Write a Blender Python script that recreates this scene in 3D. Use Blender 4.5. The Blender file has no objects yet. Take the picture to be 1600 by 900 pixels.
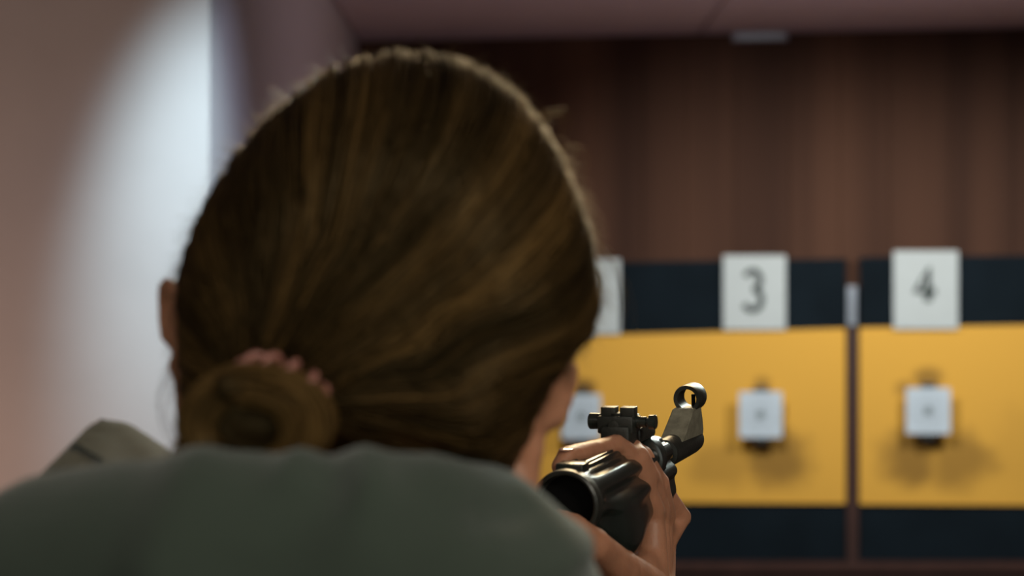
import bpy, bmesh, math, random
import numpy as np
from mathutils import Vector, Matrix, noise, Quaternion

random.seed(7)
S = bpy.context.scene
COL = S.collection
R = math.radians
F = 85.0 / 36.0 * 1600.0      # focal length in pixels
CZ = 1.55                     # camera height


def P(px, py, z):
    return Vector(((px - 800) / F * z, z, CZ + (450 - py) / F * z))


# ------------------------------------------------------------------ camera
cam = bpy.data.cameras.new('camera')
cam.lens = 85
cam.sensor_width = 36
cam.clip_start = 0.05
cam.dof.use_dof = True
cam.dof.focus_distance = 1.86
cam.dof.aperture_fstop = 7.0
camo = bpy.data.objects.new('camera', cam)
COL.objects.link(camo)
camo.location = (0, 0, CZ)
camo.rotation_euler = (R(90), 0, 0)
S.camera = camo

# ------------------------------------------------------------------ light
w = bpy.data.worlds.new('World')
S.world = w
w.use_nodes = True
w.node_tree.nodes['Background'].inputs[0].default_value = (0.75, 0.8, 0.9, 1)
w.node_tree.nodes['Background'].inputs[1].default_value = 0.11


def aim(o, target):
    o.rotation_euler = (Vector(target) - o.location).to_track_quat('-Z', 'Y').to_euler()


def area(name, loc, target, sx, sy, energy, color, spread=180):
    l = bpy.data.lights.new(name, 'AREA')
    l.shape = 'RECTANGLE'
    l.size = sx
    l.size_y = sy
    l.energy = energy
    l.color = color
    l.spread = R(spread)
    o = bpy.data.objects.new(name, l)
    COL.objects.link(o)
    o.location = loc
    aim(o, target)
    return o


def spot(name, loc, target, energy, color, size, blend, radius=0.05):
    l = bpy.data.lights.new(name, 'SPOT')
    l.energy = energy
    l.color = color
    l.spot_size = R(size)
    l.spot_blend = blend
    l.shadow_soft_size = radius
    o = bpy.data.objects.new(name, l)
    COL.objects.link(o)
    o.location = loc
    aim(o, target)
    return o


# two board lamps over the range, a cool lamp on the partition's edge, warm lamp at the left, a ceiling strip; the rest are added fills
spot('board_lamp', (0.35, 7.6, 2.50), (1.0, 9.5, 0.95), 130, (1.0, 0.98, 0.96), 82, 0.9, 0.06)
spot('board_lamp', (2.0, 7.5, 2.50), (1.7, 9.4, 0.95), 130, (1.0, 0.98, 0.96), 82, 0.9, 0.06)
spot('wall_lamp', (-0.18, 3.95, 2.46), (-0.615, 5.0, 1.62), 150, (0.66, 0.92, 1.0), 50, 1.0, 0.03).scale = (0.50, 1, 1)
spot('wall_lamp', (-0.585, 4.85, 2.30), (-0.60, 4.92, 0.0), 2.6, (0.66, 0.92, 1.0), 70, 1.0, 0.01)
spot('side_wall_fill', (0.5, 4.5, 2.40), (-0.63, 5.35, 1.75), 38, (0.62, 0.72, 1.0), 40, 1.0, 0.05)  # added fill that brightens the lane's side wall
area('left_lamp', (-1.75, 3.9, 0.85), (-1.2, 5.0, 0.8), 0.3, 0.7, 10.5, (1.0, 0.68, 0.52))
area('ceiling_fill', (2.2, 6.5, 1.3), (0.9, 7.2, 2.55), 0.5, 0.5, 6.3, (1.0, 0.80, 0.88), 110)  # unseen uplight added to brighten the ceiling
area('ceiling_strip', (0.75, 4.0, 2.50), (0.5, 2.2, 1.3), 0.35, 1.6, 26, (0.85, 1.0, 0.93), 110)
area('hair_rim_fill', (0.35, 3.3, 2.46), (0.0, 1.3, 1.4), 0.7, 0.3, 11, (1.0, 0.75, 0.42), 110)  # added light for the warm rim on the hair
area('back_fill', (-0.6, -0.3, 2.5), (-0.1, 1.2, 1.3), 0.8, 0.5, 2.2, (1.0, 0.95, 0.80), 110)  # added fill on the person's back, from behind the camera
area('back_fill', (1.1, 0.1, 2.4), (0.1, 1.6, 1.3), 0.5, 0.5, 6.0, (1.0, 0.93, 0.78), 110)  # second added fill, reaching the hand from the right
area('rear_fill', (0.0, -1.1, 1.5), (0.0, 2.0, 1.5), 2.2, 1.3, 8.5, (0.92, 0.97, 0.88))  # added soft fill that lifts the dark tones; there is no window

S.view_settings.view_transform = 'Standard'
S.view_settings.look = 'None'
S.view_settings.gamma = 1
S.view_settings.use_curve_mapping = False
S.view_settings.exposure = 0.0


# ------------------------------------------------------------------ materials
def lin(c):
    return tuple((v / 12.92 if v <= 0.04045 else ((v + 0.055) / 1.055) ** 2.4) for v in [x / 255 for x in c]) + (1,)


def mat(name, color, rough=0.6, metal=0.0, spec=0.5, var=0.15, scale=30.0, stretch=(1, 1, 1), bump=0.0, bscale=None,
        sheen=0.0, sss=0.0, coat=0.0, color2=None):
    m = bpy.data.materials.new(name)
    m.use_nodes = True
    nt = m.node_tree
    b = nt.nodes['Principled BSDF']
    b.inputs['Roughness'].default_value = rough
    b.inputs['Metallic'].default_value = metal
    b.inputs['Specular IOR Level'].default_value = spec
    b.inputs['Sheen Weight'].default_value = sheen
    b.inputs['Coat Weight'].default_value = coat
    if sss:
        b.inputs['Subsurface Weight'].default_value = sss
        b.inputs['Subsurface Radius'].default_value = (0.012, 0.004, 0.002)
        b.inputs['Subsurface Scale'].default_value = 0.5
    tc = nt.nodes.new('ShaderNodeTexCoord')
    mp = nt.nodes.new('ShaderNodeMapping')
    mp.inputs['Scale'].default_value = stretch
    nz = nt.nodes.new('ShaderNodeTexNoise')
    nz.inputs['Scale'].default_value = scale
    nz.inputs['Detail'].default_value = 4
    nt.links.new(tc.outputs['Object'], mp.inputs['Vector'])
    nt.links.new(mp.outputs['Vector'], nz.inputs['Vector'])
    rp = nt.nodes.new('ShaderNodeValToRGB')
    c = color
    c2 = color2 or tuple(min(1, v * (1 + var)) for v in c[:3]) + (1,)
    c1 = tuple(v * (1 - var) for v in c[:3]) + (1,) if color2 is None else color
    rp.color_ramp.elements[0].position = 0.3
    rp.color_ramp.elements[1].position = 0.7
    rp.color_ramp.elements[0].color = c1
    rp.color_ramp.elements[1].color = c2
    nt.links.new(nz.outputs['Fac'], rp.inputs['Fac'])
    nt.links.new(rp.outputs['Color'], b.inputs['Base Color'])
    if bump:
        n2 = nt.nodes.new('ShaderNodeTexNoise')
        n2.inputs['Scale'].default_value = bscale or scale
        n2.inputs['Detail'].default_value = 5
        nt.links.new(mp.outputs['Vector'], n2.inputs['Vector'])
        bp = nt.nodes.new('ShaderNodeBump')
        bp.inputs['Strength'].default_value = bump
        bp.inputs['Distance'].default_value = 0.003
        nt.links.new(n2.outputs['Fac'], bp.inputs['Height'])
        nt.links.new(bp.outputs['Normal'], b.inputs['Normal'])
    return m


M = {}
M['plaster'] = mat('plaster', (0.46, 0.41, 0.41, 1), 0.85, var=0.03, scale=6, bump=0.15, bscale=80)
M['ceiling'] = mat('ceiling_paint', (0.60, 0.47, 0.52, 1), 0.8, var=0.04, scale=5)
M['vent'] = mat('vent_paint', (0.22, 0.18, 0.20, 1), 0.7, var=0.04)
M['floor'] = mat('floor_vinyl', (0.07, 0.045, 0.035, 1), 0.4, var=0.2, scale=9)
M['panel'] = mat('wall_panel', (0.036, 0.017, 0.011, 1), 0.8, spec=0.15, color2=(0.100, 0.048, 0.028, 1), scale=3.6, stretch=(1.0, 1.0, 0.03), bump=0.2)
M['navy'] = mat('navy_board', (0.006, 0.011, 0.015, 1), 0.85, spec=0.08, var=0.2, scale=4)
M['yellow'] = None
M['wood_dark'] = mat('dark_wood', (0.045, 0.019, 0.014, 1), 0.5, var=0.25, scale=12, stretch=(1, 1, 0.2))
M['steel'] = mat('bare_steel', (0.35, 0.4, 0.45, 1), 0.4, metal=0.7, var=0.1)
M['paper'] = mat('card_paper', (0.48, 0.54, 0.53, 1), 0.8, var=0.02, scale=20)
M['paper_blue'] = mat('target_paper', (0.52, 0.62, 0.68, 1), 0.8, var=0.02, scale=20)
M['ink'] = mat('black_ink', (0.035, 0.05, 0.045, 1), 0.8, var=0.3, scale=20)
M['ink_soft'] = mat('grey_ink', (0.22, 0.27, 0.29, 1), 0.8, var=0.2, scale=60)
M['red'] = mat('red_paint', (0.30, 0.045, 0.02, 1), 0.5, var=0.15)
M['gun'] = mat('gunmetal', (0.012, 0.018, 0.015, 1), 0.27, metal=0.0, spec=0.8, var=0.3, scale=60, coat=0.15)
M['gun_matte'] = mat('matte_gunmetal', (0.022, 0.024, 0.020, 1), 0.42, spec=0.6, var=0.3, scale=120, bump=0.1, bscale=400)
M['worn'] = mat('worn_gunmetal', (0.24, 0.225, 0.165, 1), 0.42, spec=0.6, var=0.3, scale=150, bump=0.04, bscale=900)
M['brass'] = mat('brass_mark', (0.75, 0.45, 0.12, 1), 0.35, metal=0.8, var=0.1)
M['black_void'] = mat('bore_black', (0.006, 0.006, 0.006, 1), 0.9, spec=0.1, var=0.1)
M['skin'] = mat('skin', (0.47, 0.215, 0.125, 1), 0.48, spec=0.45, var=0.14, scale=45, bump=0.18, bscale=230, sss=0.12)
M['jacket'] = mat('jacket_cloth', (0.043, 0.057, 0.044, 1), 0.9, spec=0.15, var=0.10, scale=14, bump=0.25, bscale=600, sheen=0.25)
M['trousers'] = mat('trouser_cloth', (0.03, 0.034, 0.045, 1), 0.9, spec=0.15, var=0.1, bump=0.2, bscale=500)
M['shoe'] = mat('shoe_leather', (0.02, 0.02, 0.02, 1), 0.5, var=0.2)
M['tie'] = mat('hair_tie_plastic', (0.34, 0.14, 0.11, 1), 0.35, var=0.1, sss=0.0)
M['eye'] = mat('eye_white', (0.7, 0.68, 0.65, 1), 0.2, var=0.02)
M['iris'] = mat('iris', (0.05, 0.03, 0.015, 1), 0.2, var=0.2)
M['nail'] = mat('nail', (0.50, 0.30, 0.24, 1), 0.15, var=0.03, coat=0.5)


def hair_material():
    m = bpy.data.materials.new('brown_hair')
    m.use_nodes = True
    nt = m.node_tree
    b = nt.nodes['Principled BSDF']
    at = nt.nodes.new('ShaderNodeAttribute')
    at.attribute_name = 'tone'
    rp = nt.nodes.new('ShaderNodeValToRGB')
    e = rp.color_ramp.elements
    e[0].position = 0.0
    e[0].color = (0.022, 0.014, 0.006, 1)
    e[1].position = 1.0
    e[1].color = (0.19, 0.108, 0.036, 1)
    x = rp.color_ramp.elements.new(0.55)
    x.color = (0.058, 0.034, 0.013, 1)
    nt.links.new(at.outputs['Fac'], rp.inputs['Fac'])
    nt.links.new(rp.outputs['Color'], b.inputs['Base Color'])
    b.inputs['Roughness'].default_value = 0.42
    b.inputs['Specular IOR Level'].default_value = 0.35
    b.inputs['Specular Tint'].default_value = (1.0, 0.72, 0.35, 1)
    tr = nt.nodes.new('ShaderNodeBsdfTranslucent')
    gm = nt.nodes.new('ShaderNodeGamma')
    gm.inputs[1].default_value = 0.62
    nt.links.new(rp.outputs['Color'], gm.inputs[0])
    nt.links.new(gm.outputs[0], tr.inputs['Color'])
    mx = nt.nodes.new('ShaderNodeMixShader')
    mx.inputs[0].default_value = 0.36
    out = nt.nodes['Material Output']
    nt.links.new(b.outputs[0], mx.inputs[1])
    nt.links.new(tr.outputs[0], mx.inputs[2])
    nt.links.new(mx.outputs[0], out.inputs['Surface'])
    return m


M['hair'] = hair_material()


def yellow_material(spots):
    """ochre sheet with noise-edged brown patches round the target places"""
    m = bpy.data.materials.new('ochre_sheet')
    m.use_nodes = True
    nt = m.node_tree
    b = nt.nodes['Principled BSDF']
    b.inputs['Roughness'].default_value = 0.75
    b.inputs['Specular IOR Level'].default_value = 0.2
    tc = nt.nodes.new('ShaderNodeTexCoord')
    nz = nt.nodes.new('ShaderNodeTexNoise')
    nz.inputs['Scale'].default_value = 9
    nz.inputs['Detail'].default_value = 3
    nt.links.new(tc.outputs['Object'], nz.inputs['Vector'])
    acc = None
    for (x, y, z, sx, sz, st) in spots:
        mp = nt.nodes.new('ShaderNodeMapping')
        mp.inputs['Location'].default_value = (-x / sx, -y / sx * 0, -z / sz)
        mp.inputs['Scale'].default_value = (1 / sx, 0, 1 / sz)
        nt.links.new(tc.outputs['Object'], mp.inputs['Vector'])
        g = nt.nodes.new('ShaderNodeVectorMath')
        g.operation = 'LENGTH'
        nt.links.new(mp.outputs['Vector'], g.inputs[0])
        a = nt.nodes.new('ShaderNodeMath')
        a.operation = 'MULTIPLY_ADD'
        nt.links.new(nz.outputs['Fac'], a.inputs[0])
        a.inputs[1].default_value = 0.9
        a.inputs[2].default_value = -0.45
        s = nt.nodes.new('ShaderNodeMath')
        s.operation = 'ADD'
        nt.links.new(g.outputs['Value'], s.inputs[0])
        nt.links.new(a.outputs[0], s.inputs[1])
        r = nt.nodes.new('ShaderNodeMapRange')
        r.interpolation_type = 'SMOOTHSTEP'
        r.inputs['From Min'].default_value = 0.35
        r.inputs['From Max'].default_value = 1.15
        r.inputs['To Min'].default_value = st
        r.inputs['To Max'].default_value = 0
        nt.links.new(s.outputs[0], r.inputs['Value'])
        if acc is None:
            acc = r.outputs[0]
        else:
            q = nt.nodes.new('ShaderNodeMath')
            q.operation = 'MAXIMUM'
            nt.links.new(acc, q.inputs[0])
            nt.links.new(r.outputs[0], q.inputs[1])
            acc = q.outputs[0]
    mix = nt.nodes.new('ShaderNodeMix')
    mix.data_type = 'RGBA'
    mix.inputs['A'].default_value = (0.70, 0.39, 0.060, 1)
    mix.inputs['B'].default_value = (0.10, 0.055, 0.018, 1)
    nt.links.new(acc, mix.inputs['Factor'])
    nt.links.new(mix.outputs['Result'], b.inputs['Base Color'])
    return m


# ------------------------------------------------------------------ helpers
def link(name, me, m, parent=None, smooth=False):
    if m is not None:
        for k in (m if isinstance(m, (list, tuple)) else [m]):
            me.materials.append(k)
    if smooth:
        me.polygons.foreach_set('use_smooth', [True] * len(me.polygons))
    o = bpy.data.objects.new(name, me)
    COL.objects.link(o)
    if parent:
        o.parent = parent
        if parent.type == 'EMPTY' or parent.parent or True:
            o.matrix_parent_inverse = world_of(parent).inverted()
    return o


def world_of(o):
    m = Matrix.LocRotScale(o.location, o.rotation_euler, o.scale)
    if o.parent:
        m = world_of(o.parent) @ o.matrix_parent_inverse @ m
    return m


def build(name, bm, m, parent=None, smooth=False, auto=None):
    me = bpy.data.meshes.new(name)
    bm.normal_update()
    bm.to_mesh(me)
    bm.free()
    o = link(name, me, m, parent, smooth or auto is not None)
    if auto is not None:
        me.set_sharp_from_angle(angle=R(auto))
    return o


def tag(o, label=None, cat=None, group=None, kind=None):
    if label: o['label'] = label
    if cat: o['category'] = cat
    if group: o['group'] = group
    if kind: o['kind'] = kind
    return o


def empty(name, loc, label, cat, group=None):
    o = bpy.data.objects.new(name, None)
    COL.objects.link(o)
    o.location = loc
    o.empty_display_size = 0.05
    return tag(o, label, cat, group)


def bx(bm, c, s, mtx=None, bevel=0.0):
    r = bmesh.ops.create_cube(bm, size=1)
    vs = r['verts']
    bmesh.ops.scale(bm, vec=s, verts=vs)
    if bevel:
        es = list({e for v in vs for e in v.link_edges})
        rr = bmesh.ops.bevel(bm, geom=es, offset=bevel, segments=2, affect='EDGES', profile=0.5)
        vs = list({v for f in rr['faces'] for v in f.verts} | {v for v in vs if v.is_valid})
    bmesh.ops.translate(bm, vec=c, verts=vs)
    if mtx is not None:
        bmesh.ops.transform(bm, matrix=mtx, verts=vs)
    return vs


def ring_frame(d):
    d = d.normalized()
    a = Vector((0, 0, 1)) if abs(d.z) < 0.9 else Vector((1, 0, 0))
    x = d.cross(a).normalized()
    return x, d.cross(x).normalized() * -1, d


def lathe(bm, o, d, prof, n=32, cap=True):
    """prof: list of (t, r) along direction d from o"""
    x, y, d = ring_frame(d)
    rings = []
    for t, r in prof:
        c = o + d * t
        rings.append([bm.verts.new(c + x * (math.cos(2 * math.pi * k / n) * r) + y * (math.sin(2 * math.pi * k / n) * r)) for k in range(n)])
    for a, b in zip(rings, rings[1:]):
        for k in range(n):
            bm.faces.new((a[k], a[(k + 1) % n], b[(k + 1) % n], b[k]))
    if cap:
        bm.faces.new(rings[0][::-1])
        bm.faces.new(rings[-1])
    bmesh.ops.recalc_face_normals(bm, faces=bm.faces[:])
    return rings


def rcone(bm, a, b, ra, rb, n=20, m=6):
    """rounded cone (capsule with two radii)"""
    a = Vector(a); b = Vector(b)
    L = (b - a).length
    if L < 1e-6:
        b = a + Vector((0, 0, 1e-4)); L = 1e-4
    prof = []
    k = max(-0.99, min(0.99, (ra - rb) / L))
    th = math.acos(k)          # angle of tangent ring from axis direction
    for i in range(1, m + 1):
        t = math.pi - (math.pi - th) * i / m if False else math.pi + (th - math.pi) * i / m
        prof.append((ra * math.cos(t), ra * math.sin(t)))
    for i in range(0, m):
        t = th * (1 - i / m)
        prof.append((L + rb * math.cos(t), rb * math.sin(t)))
    x, y, d = ring_frame(b - a)
    rings = []
    for t, r in prof:
        c = a + d * t
        rings.append([bm.verts.new(c + x * (math.cos(2 * math.pi * q / n) * r) + y * (math.sin(2 * math.pi * q / n) * r)) for q in range(n)])
    p0 = bm.verts.new(a - d * ra)
    p1 = bm.verts.new(b + d * rb)
    for q in range(n):
        bm.faces.new((p0, rings[0][(q + 1) % n], rings[0][q]))
        bm.faces.new((p1, rings[-1][q], rings[-1][(q + 1) % n]))
    for A, B in zip(rings, rings[1:]):
        for q in range(n):
            bm.faces.new((A[q], A[(q + 1) % n], B[(q + 1) % n], B[q]))


def chain(bm, pts):
    """pts: list of (Vector, r)"""
    for (a, ra), (b, rb) in zip(pts, pts[1:]):
        rcone(bm, a, b, ra, rb)


def ell(bm, c, r, rot=None):
    q = bmesh.ops.create_uvsphere(bm, u_segments=28, v_segments=18, radius=1)
    m = Matrix.Translation(Vector(c)) @ (rot.to_4x4() if rot is not None else Matrix.Identity(4)) @ Matrix.Diagonal((r[0], r[1], r[2], 1))
    bmesh.ops.transform(bm, matrix=m, verts=q['verts'])


def fuse(bm, voxel, smooth_it=4, fac=0.5):
    """union everything in bm into one continuous skin"""
    bmesh.ops.recalc_face_normals(bm, faces=bm.faces[:])
    me = bpy.data.meshes.new('tmp')
    bm.to_mesh(me)
    bm.free()
    o = bpy.data.objects.new('tmp', me)
    COL.objects.link(o)
    md = o.modifiers.new('r', 'REMESH')
    md.mode = 'VOXEL'
    md.voxel_size = voxel
    md.use_smooth_shade = True
    if smooth_it:
        sm = o.modifiers.new('s', 'SMOOTH')
        sm.factor = fac
        sm.iterations = smooth_it
    dg = bpy.context.evaluated_depsgraph_get()
    dg.update()
    out = bpy.data.meshes.new_from_object(o.evaluated_get(dg))
    bpy.data.objects.remove(o)
    bpy.data.meshes.remove(me)
    return out


# ------------------------------------------------------------------ room
K = 0.19                       # the far wall is turned a little: nearer on the right
X0 = (1188 - 800) / F * 9.5


def WP(px, py, off=0.0):
    """point on the far wall plane (moved off metres towards the room) seen at a pixel of the photo"""
    # plane: y + K*x = 9.5 + K*X0 - off*sqrt(1+K^2)
    c = 9.5 + K * X0 - off * math.sqrt(1 + K * K)
    dx = (px - 800) / F
    t = c / (1 + K * dx)
    return Vector((dx * t, t, CZ + (450 - py) / F * t))


WN = Vector((-K, -1, 0)).normalized()       # wall normal into the room
WX = Vector((1, -K, 0)).normalized()        # along the wall to the right
CEIL = CZ + 1.0


def quadbox(bm, a, b, c, d, thick):
    """slab with front corners a,b,c,d (ccw seen from the room), thickness behind it"""
    f = [bm.verts.new(p) for p in (a, b, c, d)]
    k = [bm.verts.new(p - WN * thick) for p in (a, b, c, d)]
    bm.faces.new(f)
    bm.faces.new(k[::-1])
    for i in range(4):
        bm.faces.new((f[i], k[i], k[(i + 1) % 4], f[(i + 1) % 4]))
    bmesh.ops.recalc_face_normals(bm, faces=bm.faces[:])


def slab(name, lo, hi, m, kind='structure'):
    bm = bmesh.new()
    bx(bm, [(a + b) / 2 for a, b in zip(lo, hi)], [b - a for a, b in zip(lo, hi)])
    return tag(build(name, bm, m), kind=kind)


def wy(x):      # y of the far wall at x
    return 9.5 + K * X0 - K * x


slab('floor', (-3.2, -1.2, -0.05), (3.8, 10.6, 0.0), M['floor'])
# ceiling with shallow joints between its sheets
bm = bmesh.new()
xs = [-3.2, -1.9, -0.55, 0.72, 2.0, 3.8]
xj = [-3.2, -1.9, -0.62, 0.735, 2.3, 3.8]
for a, b in zip(xj, xj[1:]):
    for y0, y1 in ((-1.2, 3.0), (3.0, 5.3), (5.3, 7.7), (7.7, 10.6)):
        bx(bm, ((a + b) / 2, (y0 + y1) / 2, CEIL + 0.02), (b - a - 0.012, y1 - y0 - 0.012, 0.04))
bx(bm, (0.3, 4.7, CEIL + 0.05), (7.0, 11.8, 0.04))
tag(build('ceiling', bm, M['ceiling']), kind='structure')

# far wall, brown vertical panelling with narrow grooves
bm = bmesh.new()
x = -0.66
wx = []
while x < 3.75:
    wd = random.choice([0.19, 0.21, 0.17, 0.23])
    wx.append((x, min(x + wd, 3.8)))
    x += wd
for a, b in wx:
    dz = random.uniform(0, 0.0015)
    pa = Vector((a, wy(a), 0)) + WN * dz
    pb = Vector((b - 0.002, wy(b - 0.002), 0)) + WN * dz
    v = [bm.verts.new(p) for p in (pa, pb, pb + Vector((0, 0, CEIL)), pa + Vector((0, 0, CEIL)))]
    k = [bm.verts.new(q.co - WN * 0.06) for q in v]
    bm.faces.new(v)
    for i in range(4):
        bm.faces.new((v[i], k[i], k[(i + 1) % 4], v[(i + 1) % 4]))
    bm.faces.new(k[::-1])
pa = Vector((-0.9, wy(-0.9) + 0.03, 0)); pb = Vector((3.8, wy(3.8) + 0.03, 0))
v = [bm.verts.new(p) for p in (pa, pb, pb + Vector((0, 0, CEIL)), pa + Vector((0, 0, CEIL)))]
bm.faces.new(v)
bmesh.ops.recalc_face_normals(bm, faces=bm.faces[:])
tag(build('wall_back', bm, M['panel']), kind='structure')

# left: a partition facing the room, whose edge is where the lane's side wall runs back
EX = (327 - 800) / F * 5.0
bm = bmesh.new()
bx(bm, ((-3.2 + EX) / 2, 5.06, CEIL / 2), (EX + 3.2, 0.12, CEIL))
bx(bm, (EX - 0.06, 7.52, CEIL / 2), (0.12, 4.80, CEIL))
tag(build('wall_left', bm, M['plaster']), kind='structure')
slab('wall_side', (-3.3, -1.2, 0), (-3.2, 5.12, CEIL), M['plaster'])
slab('wall_right', (3.8, -1.2, 0), (3.9, 10.0, CEIL), M['plaster'])
slab('wall_rear', (-3.2, -1.3, 0), (3.8, -1.2, CEIL), M['plaster'])

# ceiling vent by the far wall
ve = empty('ceiling_vent', WP(1187, 48, 0.05), 'small pale rectangular vent where the ceiling meets the brown wall', 'vent')
bm = bmesh.new()
a, b = WP(1143, 38, 0.06), WP(1231, 38, 0.06)
top = CEIL - 0.001
bot = CEIL - 0.035
quadbox(bm, Vector((a.x, a.y, bot)), Vector((b.x, b.y, bot)), Vector((b.x, b.y, top)), Vector((a.x, a.y, top)), 0.045)
build('vent_frame', bm, M['vent'], ve)
bm = bmesh.new()
for k in range(3):
    zc = bot + 0.008 + k * 0.009
    aa, bb = a + WX * 0.012, b - WX * 0.012
    quadbox(bm, Vector((aa.x, aa.y, zc)) + WN * 0.003, Vector((bb.x, bb.y, zc)) + WN * 0.003,
            Vector((bb.x, bb.y, zc + 0.004)) + WN * 0.003, Vector((aa.x, aa.y, zc + 0.004)) + WN * 0.003, 0.003)
build('vent_slat', bm, M['steel'], ve)


# ------------------------------------------------------------------ target boards
def board(cx0, cx1, label, ytop, ybot, yb, tops):
    base = WP((cx0 + cx1) / 2, yb, 0.05)
    t = empty('target_board', (base.x, base.y, base.z), label, 'target board', 'target boards on the far wall')
    bm = bmesh.new()
    quadbox(bm, WP(cx0, yb, 0.05), WP(cx1, yb, 0.05), WP(cx1, tops[1], 0.05), WP(cx0, tops[0], 0.05), 0.045)
    build('backing_board', bm, M['navy'], t)
    bm = bmesh.new()
    quadbox(bm, WP(cx0, ybot[0], 0.062), WP(cx1, ybot[1], 0.062), WP(cx1, ytop[1], 0.062), WP(cx0, ytop[0], 0.062), 0.012)
    return t, bm


def st(px, py, sx, sz, s):
    p = WP(px, py, 0.062)
    return (p.x, p.y, p.z, sx, sz, s)


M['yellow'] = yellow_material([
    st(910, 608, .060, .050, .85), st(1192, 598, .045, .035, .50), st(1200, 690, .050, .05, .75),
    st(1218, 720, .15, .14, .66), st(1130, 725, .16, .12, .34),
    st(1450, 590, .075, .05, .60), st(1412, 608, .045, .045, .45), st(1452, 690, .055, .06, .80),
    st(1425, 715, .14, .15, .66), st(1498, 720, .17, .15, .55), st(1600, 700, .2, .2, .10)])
t1, bm = board(560, 1321, 'navy and yellow target board carrying cards 2 and 3', (534, 513), (783, 787), 880, (416, 404))
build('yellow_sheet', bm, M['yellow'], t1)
t2, bm = board(1343, 1850, 'navy and yellow target board at the right carrying card 4', (512, 504), (788, 791), 882, (402, 396))
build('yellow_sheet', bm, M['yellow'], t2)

# upright between the two boards with its metal bracket
po = empty('divider_post', WP(1332, 890, 0.03), 'dark brown upright post between the two target boards', 'post')
bm = bmesh.new()
quadbox(bm, WP(1323.5, 890, 0.045), WP(1341, 890, 0.045), WP(1341, 512, 0.045), WP(1323.5, 512, 0.045), 0.042)
build('upright', bm, M['wood_dark'], po)
bm = bmesh.new()
quadbox(bm, WP(1324, 508, 0.052), WP(1338, 508, 0.052), WP(1338, 447, 0.052), WP(1324, 447, 0.052), 0.05)
bx(bm, WP(1331, 478, 0.056), (0.012, 0.012, 0.05))
for py in (458, 498):
    lathe(bm, WP(1331, py, 0.05), WN, [(0, .006), (.006, .006), (.008, .003)], 12)
tag(build('metal_bracket', bm, M['steel'], po), 'pale steel bracket')

# wooden ledge below the boards
bm = bmesh.new()
quadbox(bm, WP(548, 1150, 0.22), WP(1860, 1150, 0.22), WP(1860, 893, 0.22), WP(548, 893, 0.22), 0.155)
quadbox(bm, WP(548, 893, 0.24), WP(1860, 893, 0.24), WP(1860, 884, 0.24), WP(548, 884, 0.24), 0.175)
lg = build('ledge', bm, M['wood_dark'])
zmin = min(v.co.z for v in lg.data.vertices)
for v in lg.data.vertices:
    if v.co.z < 0.3: v.co.z = 0.0
tag(lg, 'dark reddish brown wooden ledge along the wall below the boards', 'ledge')


# number cards and target cards
def card(name, px0, px1, py0, py1, off, m, label, cat, group, tilt=0.0, th=0.003):
    c = WP((px0 + px1) / 2, (py0 + py1) / 2, off)
    t = empty(name, c, label, cat, group)
    bm = bmesh.new()
    quadbox(bm, WP(px0, py1, off), WP(px1, py1, off), WP(px1, py0, off), WP(px0, py0, off), th)
    build('card_sheet', bm, m, t)
    return t, c


def strokes(bm, paths, c, s, wd, off):
    """ribbons drawn on the wall plane about c; paths in unit coords"""
    for path in paths:
        pts = [c + WX * (x * s) + Vector((0, 0, y * s)) + WN * off for x, y in path]
        L = []
        for i, p in enumerate(pts):
            d = (pts[min(i + 1, len(pts) - 1)] - pts[max(i - 1, 0)]).normalized()
            n = d.cross(WN).normalized() * wd / 2
            L.append((bm.verts.new(p + n), bm.verts.new(p - n), bm.verts.new(p + n + WN * .0012), bm.verts.new(p - n + WN * .0012)))
        for a, b in zip(L, L[1:]):
            bm.faces.new((a[2], a[3], b[3], b[2]))
            bm.faces.new((a[0], b[0], b[1], a[1]))
            bm.faces.new((a[0], a[2], b[2], b[0]))
            bm.faces.new((a[1], b[1], b[3], a[3]))
        bm.faces.new((L[0][0], L[0][1], L[0][3], L[0][2]))
        bm.faces.new((L[-1][0], L[-1][2], L[-1][3], L[-1][1]))
    bmesh.ops.recalc_face_normals(bm, faces=bm.faces[:])


def arc(cx, cy, rx, ry, a0, a1, n=16):
    return [(cx + rx * math.cos(R(a0 + (a1 - a0) * i / n)), cy + ry * math.sin(R(a0 + (a1 - a0) * i / n))) for i in range(n + 1)]


DIG = {
    '3': [arc(0, .46, .34, .40, 155, -80) + arc(0, -.40, .40, .46, 82, -155)],
    '4': [[(.12, -.8), (.12, .85), (-.45, -.30), (.50, -.30)]],
    '2': [arc(0, .42, .38, .42, 160, -25) + [(-.40, -.85), (.42, -.85)]],
}
for dg, b, dc, ds, lab in (
        ('2', (872, 969, 405, 522), (921, 455), .085, 'white number card half hidden behind the hair, left of card 3'),
        ('3', (1130, 1228, 399, 515), (1176, 454), .088, 'white number card reading 3, above the middle paper target'),
        ('4', (1396, 1497, 392, 514), (1446, 446), .078, 'white number card reading 4')):
    t, c = card('number_card', *b, 0.075, M['paper'], lab, 'number card', 'white number cards on top of the boards')
    bm = bmesh.new()
    strokes(bm, DIG[dg], WP(*dc, 0.075), ds, 0.030 if dg == '4' else 0.024, 0.0003)
    build('number', bm, M['ink'], t)

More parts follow.
